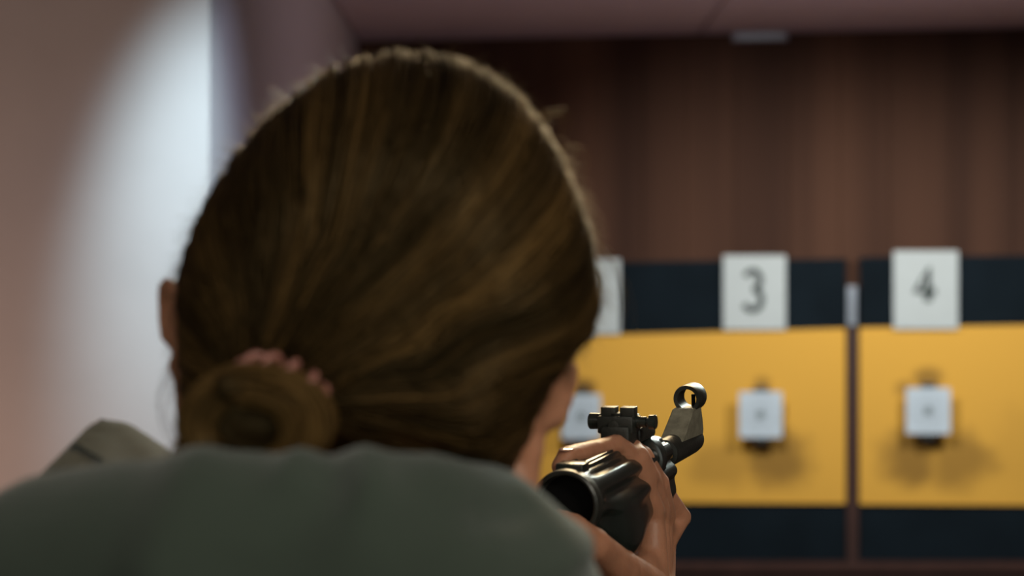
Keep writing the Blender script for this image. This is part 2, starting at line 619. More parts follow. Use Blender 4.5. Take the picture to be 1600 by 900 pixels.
for b, lab in (
        ((878, 939, 616, 686), 'white square paper target nearest the shooter\'s ear, left of the rifle sights'),
        ((1155, 1222, 612, 684), 'white square paper target on the left board, right of the rifle sights'),
        ((1416, 1485, 606, 678), 'white square paper target on the rightmost board')):
    t, c = card('paper_target', *b, 0.13, M['paper_blue'], lab, 'target', 'paper targets on the yellow sheets')
    bm = bmesh.new()
    for k, r in enumerate((.030, .045, .060)):
        n = 40
        for i in range(n):
            a0, a1 = 2 * math.pi * i / n, 2 * math.pi * (i + 1) / n
            for rr in (r,):
                w_ = .0018
                q = [c + WN * .0004 + WX * (math.cos(a) * r2) + Vector((0, 0, math.sin(a) * r2)) for a, r2 in ((a0, rr), (a1, rr), (a1, rr + w_), (a0, rr + w_))]
                bm.faces.new([bm.verts.new(p) for p in q])
    build('scoring_rings', bm, M['ink_soft'], t)
    bm = bmesh.new()
    lathe(bm, c + WN * 0.0002, WN, [(0, .020), (.0008, .020)], 32)
    build('bullseye', bm, M['ink_soft'], t)
    bm = bmesh.new()
    bx(bm, (0, 0, 0), (.05, .055, .022), Matrix.Translation(c - WN * .034 + Vector((0, 0, -.104))) @ Matrix.Rotation(-math.atan(K), 4, 'Z'), .003)
    bx(bm, (0, 0, 0), (.028, .006, .20), Matrix.Translation(c - WN * .008 + Vector((0, 0, -.005))) @ Matrix.Rotation(-math.atan(K), 4, 'Z'), .001)
    bx(bm, (0, 0, 0), (.06, .055, .018), Matrix.Translation(c - WN * .034 + Vector((0, 0, .098))) @ Matrix.Rotation(-math.atan(K), 4, 'Z'), .003)
    tag(build('card_holder', bm, M['gun_matte'], t), 'dark metal clip holder')

# ------------------------------------------------------------------ rifle
G0 = Vector((.0392, 1.647, CZ - .1461))
GD = Vector((.36, 1.0, .085)).normalized()
GR = GD.cross(Vector((0, 0, 1))).normalized()
GU = GR.cross(GD).normalized()


def G(t, r=0.0, u=0.0):
    return G0 + GD * t + GR * r + GU * u


def gbox(bm, t, r, u, st_, sr, su, bevel=.001):
    m = Matrix.Translation(G(t, r, u)) @ Matrix((GR, GD, GU)).transposed().to_4x4()
    bx(bm, (0, 0, 0), (sr, st_, su), m, bevel)


def sweep(bm, sec, ts, cap=True):
    """sec(t) -> list of (r,u); joined along the rifle axis"""
    rings = [[bm.verts.new(G(t, r, u)) for r, u in sec(t)] for t in ts]
    n = len(rings[0])
    for a, b in zip(rings, rings[1:]):
        for k in range(n):
            bm.faces.new((a[k], a[(k + 1) % n], b[(k + 1) % n], b[k]))
    if cap:
        bm.faces.new(rings[0][::-1])
        bm.faces.new(rings[-1])
    bmesh.ops.recalc_face_normals(bm, faces=bm.faces[:])


rifle = empty('rifle', G(-.02, 0, -.06), 'dark metal rifle held up in the hand, aimed at the boards', 'rifle')


def guard_sec(t):
    """fluted handguard: round above, deeper below, ridges along the sides"""
    f = 1.0 - 0.14 * min(1, max(0, t / .2))
    out = []
    n = 96
    for k in range(n):
        a = 2 * math.pi * k / n
        c, s = math.cos(a), math.sin(a)
        r = .0225
        if s < 0:
            k1 = min(1, max(0, (t - .008) / .05)); k1 = k1 * k1 * (3 - 2 * k1)
            r = .0225 + (.002 + k1 * (.020 + .020 * max(0, 1 - max(0, t - .075) / .06))) * (-s) ** 1.7
        fl = 0.0
        for ac, dep, wd in ((54, .0020, 6), (4, .0052, 12), (-37, .0055, 12), (-72, .0040, 8), (126, .0020, 6), (176, .0052, 12), (217, .0055, 12), (252, .0040, 8)):
            dd = (math.degrees(a) - ac + 180) % 360 - 180
            fl += dep * math.exp(-(dd / wd) ** 2)
        endf = min(1, max(0, (t - .006) / .018))
        r -= fl * endf
        out.append((r * c * f, r * s * f))
    return out


bm = bmesh.new()
sweep(bm, guard_sec, [0, .003, .010, .016, .020, .026, .032, .040, .048, .058, .075, .09, .10, .12, .14, .17, .19, .196])
build('handguard', bm, M['gun'], rifle, auto=40)
# round socket at the rear end of the handguard
bm = bmesh.new()
rr = lathe(bm, G(0.0005), -GD, [(0, .0235), (.006, .0240), (.010, .0236), (.0115, .0220), (.0110, .0205), (.002, .0198), (.001, .018)], 48)
build('rear_ring', bm, M['gun_matte'], rifle, auto=40)
bm = bmesh.new()
lathe(bm, G(-.0008), -GD, [(0, .0190), (.0004, .0190)], 40)  # flat black disc stands in for the shade inside the hollow
tag(build('socket', bm, M['black_void'], rifle), 'black disc for the shade in the hollow end')
# flat rib with grooves on top
bm = bmesh.new()
gbox(bm, .075, 0, .0205, .14, .017, .0065, .0012)
gbox(bm, .075, -.0055, .0243, .14, .0030, .0025, .0006)
gbox(bm, .075, .0055, .0243, .14, .0030, .0025, .0006)
gbox(bm, .008, 0, .0225, .016, .020, .008, .0015)
build('top_rib', bm, M['gun'], rifle, auto=30)
# collar, barrel
bm = bmesh.new()
lathe(bm, G(.158, 0, .005), GD, [(0, .018), (.001, .0200), (.012, .0203), (.018, .0185), (.024, .015), (.028, .011)], 40)
build('collar', bm, M['gun'], rifle, auto=35)
bm = bmesh.new()
lathe(bm, G(.17), GD, [(0, .0090), (.034, .0090), (.036, .0080), (.070, .0080), (.071, .0070), (.125, .0070), (.127, .0058)], 32)
build('barrel', bm, M['gun_matte'], rifle, auto=35)
bm = bmesh.new()
gbox(bm, .2225, .0066, -.0005, .009, .0030, .0038, .0004)
tag(build('sight_mark', bm, M['brass'], rifle), 'small brass coloured mark')
# gas tube / rod below the barrel
bm = bmesh.new()
gbox(bm, .194, 0, -.015, .022, .012, .016, .002)
lathe(bm, G(.18, 0, -.024), GD, [(0, .005), (.024, .005), (.026, .004)], 20)
build('barrel_band', bm, M['gun_matte'], rifle, auto=30)

# rear sight: mount, cross body, two knobs, notched top leaf
rs = bmesh.new()
T = .118
gbox(rs, T, .000, .0300, .026, .022, .016, .002)
gbox(rs, T, -.0005, .0385, .020, .0270, .0130, .0015)
gbox(rs, T + .030, .004, .0285, .040, .018, .012, .003)
sight = build('rear_sight', rs, M['gun_matte'], rifle, auto=30)
bm = bmesh.new()
gbox(bm, T - .002, -.0065, .0475, .010, .0108, .0072, .0005)
gbox(bm, T - .002, .0078, .0475, .010, .0108, .0072, .0005)
gbox(bm, T - .002, 0.0006, .0452, .010, .010, .0035, .0004)
build('sight_leaf', bm, M['gun_matte'], sight, auto=30)
bm = bmesh.new()
lathe(bm, G(T, -.011, .0400), -GR, [(0, .0040), (.0030, .0040), (.0032, .0058), (.0110, .0060), (.0118, .0052)], 24)
build('windage_knob', bm, M['gun'], sight, auto=35)
bm = bmesh.new()
lathe(bm, G(T, .012, .0400), GR, [(0, .0046), (.004, .0046), (.0042, .0040), (.0085, .0040), (.0087, .0030), (.0105, .0030), (.0107, .0052), (.0150, .0054), (.0158, .0045)], 24)
build('windage_knob', bm, M['gun'], sight, auto=35)
bm = bmesh.new()
lathe(bm, G(T - .0110, -.001, .0380), -GD, [(0, .0040), (.0012, .0040), (.0014, .0032)], 20)
build('sight_screw', bm, M['gun_matte'], sight, auto=35)

# front sight: sleeve, raked post, hood ring, pin
fs = bmesh.new()
lathe(fs, G(.230), GD, [(0, .0082), (.0005, .0108), (.003, .0114), (.030, .0112), (.052, .0110), (.072, .0108), (.082, .0100), (.0835, .0085)], 40)
front = build('front_sight', fs, M['gun_matte'], rifle, auto=35)
bm = bmesh.new()
# post: side profile in (t,u), extruded across, narrower at the top
prof = [(.248, .006), (.256, .0105), (.272, .024), (.277, .029), (.300, .029), (.307, .018), (.312, .009), (.312, .004)]


def pw(u):
    return .0104 - .0012 * max(0, min(1, (u - .006) / .024))


L = [bm.verts.new(G(t, -pw(u) + .0035 * u / .029, u)) for t, u in prof]
Q = [bm.verts.new(G(t, pw(u) * .85 + .0035 * u / .029, u)) for t, u in prof]
bm.faces.new(L)
bm.faces.new(Q[::-1])
n = len(prof)
for i in range(n):
    bm.faces.new((L[i], Q[i], Q[(i + 1) % n], L[(i + 1) % n]))
bmesh.ops.recalc_face_normals(bm, faces=bm.faces[:])
bmesh.ops.bevel(bm, geom=bm.edges[:], offset=.0008, segments=2, affect='EDGES')
build('sight_post', bm, M['worn'], front, auto=30)
bm = bmesh.new()
HC = (.284, .0040, .0358)
rings = lathe(bm, G(*HC), GD, [(0, .0078), (-.0004, .0106), (.001, .0111), (.020, .0111), (.0215, .0105), (.021, .0078)], 48, cap=False)
for k in range(48):
    bm.faces.new((rings[-1][k], rings[-1][(k + 1) % 48], rings[0][(k + 1) % 48], rings[0][k]))
bmesh.ops.recalc_face_normals(bm, faces=bm.faces[:])
build('sight_hood', bm, M['gun_matte'], front, auto=40)
bm = bmesh.new()
gbox(bm, .296, .0062, .0318, .0028, .0028, .013, .0003)
build('sight_pin', bm, M['black_void'], front)

# receiver, stock, grip, trigger (behind the shooter's shoulder)
bm = bmesh.new()


def rec_sec(t):
    return [(.014 * math.cos(a) * (1 + .1 * math.cos(2 * a)), -.030 + .020 * math.sin(a)) for a in [2 * math.pi * k / 24 for k in range(24)]]


sweep(bm, rec_sec, [-.17, -.165, -.02, .01])
build('receiver', bm, M['gun_matte'], rifle, auto=40)
bm = bmesh.new()


def stock_sec(t):
    q = (t + .40) / .24
    h = .052 - .026 * q
    c = -.062 + .026 * q
    return [(.015 * math.cos(a), c + h * math.sin(a)) for a in [2 * math.pi * k / 28 for k in range(28)]]


sweep(bm, stock_sec, [-.40, -.395, -.34, -.28, -.22, -.16])
build('stock', bm, M['wood_dark'], rifle, auto=40)
bm = bmesh.new()
rcone(bm, G(-.125, 0, -.05), G(-.155, 0, -.115), .014, .012)
build('grip', bm, M['gun_matte'], rifle, smooth=True)
bm = bmesh.new()
for i in range(12):
    a0, a1 = math.pi * i / 12, math.pi * (i + 1) / 12
    rcone(bm, G(-.085 + .026 * math.cos(a0), 0, -.048 - .026 * math.sin(a0)), G(-.085 + .026 * math.cos(a1), 0, -.048 - .026 * math.sin(a1)), .002, .002, 8, 2)
build('trigger_guard', bm, M['gun_matte'], rifle, smooth=True)
bm = bmesh.new()
chain(bm, [(G(-.09, 0, -.046), .0025), (G(-.088, 0, -.058), .0022), (G(-.082, 0, -.067), .0018)])
build('trigger', bm, M['gun_matte'], rifle, smooth=True)

# ------------------------------------------------------------------ person
feet = Vector((-.10, 1.16, 0))
person = empty('person', feet, 'person from behind in dark green jacket, brown hair in a bun, raising a rifle', 'person')
HZ = 1.15
HC2 = P(608, 410, HZ)
Mh = Matrix.Translation(HC2) @ Matrix.Rotation(R(-9), 4, 'Z') @ Matrix.Rotation(R(9), 4, 'Y') @ Matrix.Rotation(R(-9), 4, 'X')


def H(x, y, z):
    return Mh @ Vector((x, y, z))


Rh = Mh.to_3x3()
bm = bmesh.new()
# skull, jaw, face
ell(bm, H(0, .002, .004), (.074, .090, .084), Rh)
ell(bm, H(0, .040, -.050), (.056, .056, .062), Rh)
rcone(bm, H(0, .078, -.092), H(0, .060, -.085), .016, .024)
rcone(bm, H(-.030, .070, .020), H(.030, .070, .020), .020, .020)
rcone(bm, H(0, .090, .002), H(0, .110, -.034), .0065, .0105)
for s in (-1, 1):
    rcone(bm, H(s * .008, .100, -.038), H(s * .012, .094, -.036), .006, .006)
    rcone(bm, H(s * .040, .062, -.030), H(s * .030, .074, -.040), .020, .016)
    ell(bm, H(s * .031, .083, -.004), (.015, .009, .010), Rh)
rcone(bm, H(-.018, .088, -.060), H(.018, .088, -.060), .006, .006)
rcone(bm, H(-.008, .096, -.058), H(.008, .096, -.058), .005, .005)
rcone(bm, H(-.012, .093, -.067), H(.012, .093, -.067), .006, .006)
# neck
rcone(bm, H(0, -.012, -.075), P(580, 850, 1.15), .046, .050)
rcone(bm, H(0, .012, -.085), P(600, 850, 1.17), .040, .050)
rcone(bm, P(750, 720, 1.18), P(700, 780, 1.16), .020, .03)
rcone(bm, P(345, 620, 1.19), P(420, 760, 1.16), .016, .03)


# ears: thin shells with a rolled rim
def ear(c, up, out, fwd, L, W):
    q = Matrix((fwd, out, up)).transposed()
    ell(bm, c, (W * .55, .0032, L * .52), q)
    N = 22
    prev = None
    for i in range(N + 1):
        a = R(-70 + 260 * i / N)
        p = c + up * (math.sin(a) * L * .52) + fwd * (-math.cos(a) * W * .55 * -1) * -1 + out * (.0035 + .0025 * math.sin(a))
        if prev is not None:
            rcone(bm, prev, p, .0034, .0034, 10, 3)
        prev = p
    rcone(bm, c - up * L * .50, c - up * L * .38 + fwd * .004, .0065, .007)
    rcone(bm, c + fwd * W * .3 - up * .003, c + fwd * W * .5 - out * .012, L * .12, L * .15)


e_c = P(845, 640, 1.165)
e_up = (P(876, 560, 1.165) - P(822, 720, 1.165)).normalized()
e_out = Vector((.88, -.42, .22)); e_out = (e_out - e_up * e_out.dot(e_up)).normalized()
ear(e_c, e_up, e_out, e_up.cross(e_out) * -1 if (e_up.cross(e_out)).y < 0 else e_up.cross(e_out), .050, .030)
rcone(bm, P(822, 680, 1.175), P(790, 770, 1.165), .009, .016)
e_c = P(284, 516, 1.165)
e_up = (P(282, 450, 1.165) - P(291, 600, 1.165)).normalized()
e_out = Vector((-.88, -.42, .1)); e_out = (e_out - e_up * e_out.dot(e_up)).normalized()
ear(e_c, e_up, e_out, e_up.cross(e_out) * -1 if (e_up.cross(e_out)).y < 0 else e_up.cross(e_out), .044, .028)
rcone(bm, P(300, 560, 1.18), P(330, 690, 1.18), .010, .016)

# torso under the jacket
rcone(bm, P(165, 945, 1.07), P(560, 940, 1.09), .034, .056)
rcone(bm, P(560, 945, 1.09), P(730, 910, 1.09), .056, .040)
rcone(bm, Vector((-.11, 1.12, CZ - .20)), Vector((-.11, 1.15, 1.12)), .085, .085)
rcone(bm, Vector((-.17, 1.12, CZ - .20)), Vector((-.15, 1.15, 1.12)), .07, .07)
rcone(bm, Vector((-.05, 1.12, CZ - .20)), Vector((-.07, 1.15, 1.12)), .07, .07)
rcone(bm, Vector((-.17, 1.15, .98)), Vector((-.05, 1.15, .98)), .095, .095)
# legs and feet
KN = {}
for s, hx, fx, fy in ((-1, -.185, -.235, 1.13), (1, -.035, .02, 1.22)):
    hip, kn, an = Vector((hx, 1.15, .92)), Vector(((hx + fx) / 2, (1.15 + fy) / 2 + .015, .48)), Vector((fx, fy, .09))
    KN[s] = (hip, kn, an)
    chain(bm, [(hip, .082), (kn, .052)])
    chain(bm, [(kn, .050), (kn.lerp(an, .3) - Vector((0, .01, 0)), .052), (an, .034)])
    chain(bm, [(an - Vector((0, .01, .03)), .034), (an + Vector((.0, .10, -.055)), .028), (an + Vector((0, .15, -.06)), .024)])

# arms
SL, EL_, WL = P(165, 945, 1.09), P(168, 705, 1.285), P(600, 1040, 1.46)
SR = P(735, 905, 1.09)
ER, WR = Vector((.045, 1.42, CZ - .335)), Vector((.101, 1.735, CZ - .262))
chain(bm, [(SL, .036), (P(180, 860, 1.20), .026), (EL_ + Vector((0, 0, -.055)), .024)])
chain(bm, [(EL_ + Vector((0, 0, -.055)), .024), ((EL_ + Vector((0, 0, -.05))).lerp(WL, .35), .028), (WL, .021)])
chain(bm, [(SR, .042), (SR.lerp(ER, .5), .040), (ER, .034)])
chain(bm, [(ER, .034), (ER.lerp(WR, .3), .036), (ER.lerp(WR, .8), .024), (WR, .021)])

# forward hand round the handguard: palm edge-on, fingers over the top, thumb on the near side
wr = P(1020, 925, 1.78)
chain(bm, [(WR, .021), (wr, .017)])
palm = [((1019, 800, 1.775), (1016, 905, 1.765), .0095, .0145),
        ((1026, 798, 1.795), (1022, 905, 1.785), .0095, .0140),
        ((1034, 808, 1.815), (1026, 905, 1.800), .0090, .0130),
        ((1040, 840, 1.835), (1031, 905, 1.810), .0085, .0120)]
for a, b, ra, rb in palm:
    rcone(bm, P(*a), P(*b), ra, rb)
    rcone(bm, P(*b), wr, rb, .017)
for (a, _, ra, _), (b, _, rb, _) in zip(palm, palm[1:]):
    rcone(bm, P(*a), P(*b), ra, rb)


def finger(pts):
    chain(bm, [(P(x, y, z), r) for x, y, z, r in pts])
    for x, y, z, r in pts[1:-1]:
        rcone(bm, P(x, y, z), P(x, y, z + .001), r * 1.07, r * 1.07)


FI = [
    [(1019, 800, 1.772, .0100), (1003, 752, 1.757, .0088), (974, 706, 1.742, .0088), (962, 696, 1.735, .0080), (925, 704, 1.705, .0075), (886, 712, 1.676, .0070), (873, 730, 1.668, .0060)],
    [(1028, 800, 1.792, .0100), (1014, 750, 1.776, .0092), (986, 703, 1.760, .0088), (972, 697, 1.756, .0080), (945, 703, 1.748, .0072)],
    [(1037, 806, 1.812, .0098), (1027, 757, 1.794, .0092), (1003, 714, 1.778, .0086), (990, 705, 1.774, .0078), (966, 708, 1.77, .0070)],
    [(1042, 842, 1.832, .0088), (1064, 808, 1.845, .0078), (1040, 770, 1.825, .0072), (1020, 735, 1.812, .0068), (1000, 728, 1.80, .0062)],
]
for f in FI:
    finger(f)
for a, b in zip(FI[:2], FI[1:3]):
    for i in (0, 1):
        rcone(bm, P(*a[i][:3]), P(*b[i][:3]), a[i][3] * .72, b[i][3] * .72)
    rcone(bm, (P(*a[1][:3]) + P(*b[1][:3])) / 2, (P(*a[2][:3]) + P(*b[2][:3])) / 2, .0058, .0052)
rcone(bm, P(998, 712, 1.752), P(1014, 744, 1.764), .0080, .0080)
# thumb
finger([(1008, 915, 1.755, .0170), (968, 890, 1.690, .0145), (926, 852, 1.640, .0122), (894, 828, 1.624, .0110), (874, 817, 1.618, .0098)])
rcone(bm, P(1008, 915, 1.755), wr, .0165, .017)
rcone(bm, P(985, 905, 1.720), P(1014, 880, 1.765), .010, .012)

# rear hand at the grip (behind the shoulder)
hb = G(-.142, -.012, -.085)
chain(bm, [(WL, .021), (hb + Vector((-.02, -.02, -.01)), .018), (hb, .016)])
for k in range(4):
    q = -.062 - .016 * k
    b0 = G(-.150 - .006 * k, -.020, q)
    chain(bm, [(hb, .012), (b0, .009), (G(-.118 - .006 * k, -.022, q - .002), .0078), (G(-.104 - .006 * k, .004, q - .003), .0074), (G(-.122 - .006 * k, .018, q - .003), .0066)])
chain(bm, [(hb, .012), (G(-.165, .0, -.055), .010), (G(-.150, .020, -.052), .009), (G(-.125, .022, -.052), .0075)])

me = fuse(bm, .0029, 3, .5)
body = link('body', me, M['skin'], person, True)

# nails on the visible fingers
def nail(p, n, d, L, W):
    bm = bmesh.new()
    n = n.normalized(); d = (d - n * d.dot(n)).normalized(); s = n.cross(d)
    ell(bm, p, (W, L, .0009), Matrix((s, d, n)).transposed())
    return build('fingernail', bm, M['nail'], body, smooth=True)


p = P(884, 716, 1.672); q = P(925, 704, 1.705)
nail(p + Vector((0, 0, .0062)), Vector((0, -.15, 1)), p - q, .0055, .0045)
p = P(876, 816, 1.620); q = P(894, 826, 1.626)
nail(p + Vector((-.004, -.004, .0058)), Vector((-.5, -.4, .8)), p - q, .006, .005)

bm = bmesh.new()
chain(bm, [(H(-.022, .0955, -.063), .0022), (H(-.008, .1025, -.0605), .0042), (H(.008, .1025, -.0605), .0042), (H(.022, .0955, -.063), .0022)])
chain(bm, [(H(-.018, .0960, -.066), .0024), (H(0, .1005, -.0685), .0052), (H(.018, .0960, -.066), .0024)])
me = fuse(bm, .0012, 3)
M['lip'] = mat('lips', (0.36, 0.12, 0.10, 1), 0.4, var=0.1)
link('lips', me, M['lip'], body, True)
for s in (-1, 1):
    bm = bmesh.new()
    chain(bm, [(H(s * .014, .0925, .016), .0022), (H(s * .030, .0930, .020), .0026), (H(s * .048, .0800, .015), .0014)])
    build('eyebrow', bm, M['wood_dark'], body, smooth=True)
    bm = bmesh.new()
    ell(bm, H(s * .031, .0865, -.004), (.0110, .0082, .0052), Rh)
    e = build('eyeball', bm, M['eye'], body, smooth=True)
    bm = bmesh.new()
    ell(bm, H(s * .031, .0938, -.004), (.0042, .0016, .0042), Rh)
    build('iris', bm, M['iris'], body, smooth=True)

# ---- jacket
bm = bmesh.new()
top = [(92, 913, 1.02, 178), (280, 903, 1.00, 178), (440, 894, 1.00, 178), (560, 885, 1.00, 178), (670, 892, 1.015, 176), (738, 894, 1.04, 172)]
chain(bm, [(P(x, y, z), r / F * z) for x, y, z, r in top])
rcone(bm, P(700, 810, 1.03), P(765, 806, 1.045), 92 / F * 1.03, 84 / F * 1.045)
# back and chest
for xa, ya, ra in ((-.19, 1.045, .075), (-.12, 1.055, .092), (-.05, 1.07, .085), (-.0255, 1.11, .055)):
    rcone(bm, Vector((xa, ya + .005, CZ - .19)), Vector((-.11 + (xa + .11) * .8, 1.13, 1.10)), ra, ra + .012)
for xa in (-.19, -.11, -.03):
    rcone(bm, Vector((xa, 1.17, CZ - .22)), Vector((xa, 1.18, 1.0)), .075, .095)
rcone(bm, Vector((-.19, 1.16, 1.0)), Vector((-.03, 1.16, 1.0)), .118, .118)
rcone(bm, Vector((-.19, 1.16, .88)), Vector((-.03, 1.16, .88)), .122, .122)
# left sleeve pushed up into a peak, with the arm forward
chain(bm, [(P(130, 940, 1.08), .048), (P(166, 838, 1.19), .036), (P(172, 700, 1.27), .0155)])
chain(bm, [(P(110, 800, 1.19), .022), (P(162, 684, 1.26), .0110)])
chain(bm, [(P(235, 800, 1.21), .028), (P(186, 684, 1.27), .0110)])
chain(bm, [(P(290, 790, 1.22), .020), (P(186, 684, 1.27), .0110)])
chain(bm, [(P(172, 760, 1.27), .026), (P(190, 850, 1.31), .040), ((EL_ + Vector((0, 0, -.05))).lerp(WL, .5), .043), ((EL_ + Vector((0, 0, -.05))).lerp(WL, .86), .034)])
# right sleeve down and forward
chain(bm, [(P(740, 894, 1.04), .0475), (SR.lerp(ER, .5), .058), (ER, .050), (ER.lerp(WR, .45), .046), (ER.lerp(WR, .66), .040)])
# collar round the neck
prev = None
for i in range(25):
    a = 2 * math.pi * i / 24
    c = P(555, 775, 1.10) + Vector((.058 * math.cos(a), .060 * math.sin(a), .010 * math.sin(a)))
    if prev is not None:
        rcone(bm, prev, c, .013, .013, 10, 3)
    prev = c
me = fuse(bm, .0042, 10, .5)
co = np.empty(len(me.vertices) * 3)
me.vertices.foreach_get('co', co)
no = np.empty(len(me.vertices) * 3)
me.vertex_normals.foreach_get('vector', no)
co = co.reshape(-1, 3); no = no.reshape(-1, 3)
for i in range(len(co)):
    x, y, z = co[i]
    v = Vector((x * 9 + z * 5, y * 6, z * 4 - x * 3))
    d = (noise.noise(v) * .0055 + (1 - abs(noise.noise(Vector((x * 14 - z * 9 + 3, y * 7, z * 5 + x * 9))))) ** 3 * .0030)
    co[i] += no[i] * (d - .0015)
# a few long soft creases over the back and right shoulder
cre = [(P(905, 760, 1.0), P(760, 800, 1.0), .010, -.005), (P(770, 760, 1.0), P(690, 735, 1.0), .012, .003), (P(250, 900, .96), P(300, 740, .98), .014, .005),
       (P(420, 900, .96), P(520, 760, .98), .016, -.004), (P(860, 900, 1.0), P(900, 850, 1.05), .010, .004),
       (P(455, 740, .97), P(480, 700, 1.0), .008, .004), (P(575, 760, .97), P(560, 700, 1.0), .010, .004)]
for a, b, wd, h in cre:
    a = np.array(a); b = np.array(b); ab = b - a
    t = np.clip(((co - a) @ ab) / (ab @ ab), 0, 1)
    cl = a + t[:, None] * ab
    dx = co - cl
    dist = np.sqrt(dx[:, 0] ** 2 + dx[:, 2] ** 2 + (dx[:, 1] * .35) ** 2)
    co += no * (1.5 * h * np.exp(-(dist / wd) ** 2))[:, None]
me.vertices.foreach_set('co', co.reshape(-1))
jacket = link('jacket', me, M['jacket'], person, True)
# seam tape on the raised sleeve
bm = bmesh.new()
dg_pts = []
from mathutils.bvhtree import BVHTree
bv = BVHTree.FromPolygons([v.co for v in me.vertices], [p.vertices for p in me.polygons])


def on_cloth(px, py, lift=.0005):
    o = Vector((0, 0, CZ)); d = (P(px, py, 1) - o).normalized()
    h, n, _, _ = bv.ray_cast(o, d)
    return (h + n * lift, n) if h else (None, None)


for path in ([(116, 692), (140, 708), (165, 722)],):
    pts = []
    for (x0, y0), (x1, y1) in zip(path, path[1:]):
        for k in range(5):
            h, n = on_cloth(x0 + (x1 - x0) * k / 5, y0 + (y1 - y0) * k / 5)
            if h: pts.append(h)
    for a, b in zip(pts, pts[1:]):
        if (a - b).length < .03:
            rcone(bm, a, b, .0006, .0006, 8, 2)
build('seam', bm, M['jacket'], jacket, smooth=True)

# ---- trousers and shoes
bm = bmesh.new()
rcone(bm, Vector((-.175, 1.15, .93)), Vector((-.045, 1.15, .93)), .105, .105)
for s in (-1, 1):
    hip, kn, an = KN[s]
    chain(bm, [(hip, .096), (kn, .068), (an + Vector((0, 0, .02)), .056)])
me = fuse(bm, .008, 4)
link('trousers', me, M['trousers'], person, True)
for s in (-1, 1):
    hip, kn, an = KN[s]
    bm = bmesh.new()
    chain(bm, [(an + Vector((0, 0, .0)), .046), (an + Vector((0, -.02, -.045)), .040), (an + Vector((0, .10, -.05)), .038), (an + Vector((0, .165, -.055)), .032)])
    me = fuse(bm, .005, 3)
    for v in me.vertices:
        if v.co.z < .002: v.co.z = .001
    link('shoe', me, M['shoe'], person, True)

# ------------------------------------------------------------------ hair
SIL = [(928, 440), (922, 400), (905, 330), (875, 258), (832, 188), (790, 140), (735, 104), (690, 90), (640, 84), (580, 92), (520, 114), (460, 158),
       (400, 216), (350, 288), (312, 360), (292, 420), (286, 460), (288, 520), (288, 590), (296, 640), (318, 700), (380, 750), (500, 775), (640, 775), (740, 760),
       (792, 735), (815, 690), (835, 640), (862, 590), (893, 552), (920, 515), (931, 475)]
sp = sorted([((math.degrees(math.atan2(410 - y, x - 608)) % 360), math.hypot(x - 608, y - 410)) for x, y in SIL])
sa = np.array([a - 360 for a, _ in sp] + [a for a, _ in sp] + [a + 360 for a, _ in sp])
sr = np.array([r for _, r in sp] * 3)
DH = .094


def hs(qx, qy, lift=0.0):
    """hair surface: (qx,qy) azimuthal map, |q|=1 is the outline seen from behind"""
    q = math.hypot(qx, qy)
    th = math.degrees(math.atan2(qy, qx)) % 360
    rr = float(np.interp(th, sa, sr)) / F * HZ
    ph = q * math.pi / 2
    s = math.sin(min(ph, math.pi / 2 + .0)) if q <= 1 else 1.0 - .35 * (q - 1) ** 1.3 * 2.2
    r = (rr * .985 + lift) * s
    y = -(DH + lift) * math.cos(ph)
    if q > 1:
        y = DH * 1.05 * math.sin((q - 1) * math.pi / 2)
    # the nape tucks in under the head
    a = R(th)
    if math.sin(a) < 0:
        y += .006 * (min(1, -math.sin(a)) ** 2) * min(1, q) ** 2
    return HC2 + Vector((math.cos(a) * r, y, math.sin(a) * r))


TQ = Vector((-.315, -.335))      # where the hair is gathered


def flow(th):
    S0 = Vector((math.cos(R(th)), math.sin(R(th)))) * (1.30 + .28 * max(0, math.sin(R(th))) ** .7)
    t = ((th + 90) % 360) - 90            # -90..270
    if t < -50: k, m_ = -6, .55
    elif t < 0: k, m_ = -10 - 28 * (t + 50) / 50, .66
    elif t < 90: k, m_ = -38 - 6 * t / 90, .86
    elif t < 150: k, m_ = -44 + 46 * (t - 90) / 60, .72
    else: k, m_ = 2 + 6 * (t - 150) / 60, .75
    a = R(th + k)
    return S0, Vector((math.cos(a), math.sin(a))) * m_


def flow_pt(th, u, S0, C, T=None):
    return S0 * (1 - u) ** 2 + C * 2 * u * (1 - u) + (T or TQ) * u * u


# scalp shell under the locks
bm = bmesh.new()
N1, N2 = 96, 36
rings = []
for j in range(1, N2 + 1):
    rings.append([])
    for i in range(N1):
        a = 2 * math.pi * i / N1
        q = (1.30 + .28 * max(0, math.sin(a)) ** .7) * j / N2
        rings[-1].append(bm.verts.new(hs(q * math.cos(a), q * math.sin(a), -.0035)))
pole = bm.verts.new(hs(0, 0, -.0035))
for i in range(N1):
    bm.faces.new((pole, rings[0][i], rings[0][(i + 1) % N1]))
for a, b in zip(rings, rings[1:]):
    for i in range(N1):
        bm.faces.new((a[i], b[i], b[(i + 1) % N1], a[(i + 1) % N1]))
inner = [bm.verts.new(HC2 + (v.co - HC2) * .9) for v in rings[-1]]
for i in range(N1):
    bm.faces.new((rings[-1][i], inner[i], inner[(i + 1) % N1], rings[-1][(i + 1) % N1]))
bmesh.ops.recalc_face_normals(bm, faces=bm.faces[:])
hair = build('hair', bm, M['hair'], person, smooth=True)
at = hair.data.attributes.new('tone', 'FLOAT', 'POINT')
at.data.foreach_set('value', [.12] * len(hair.data.vertices))


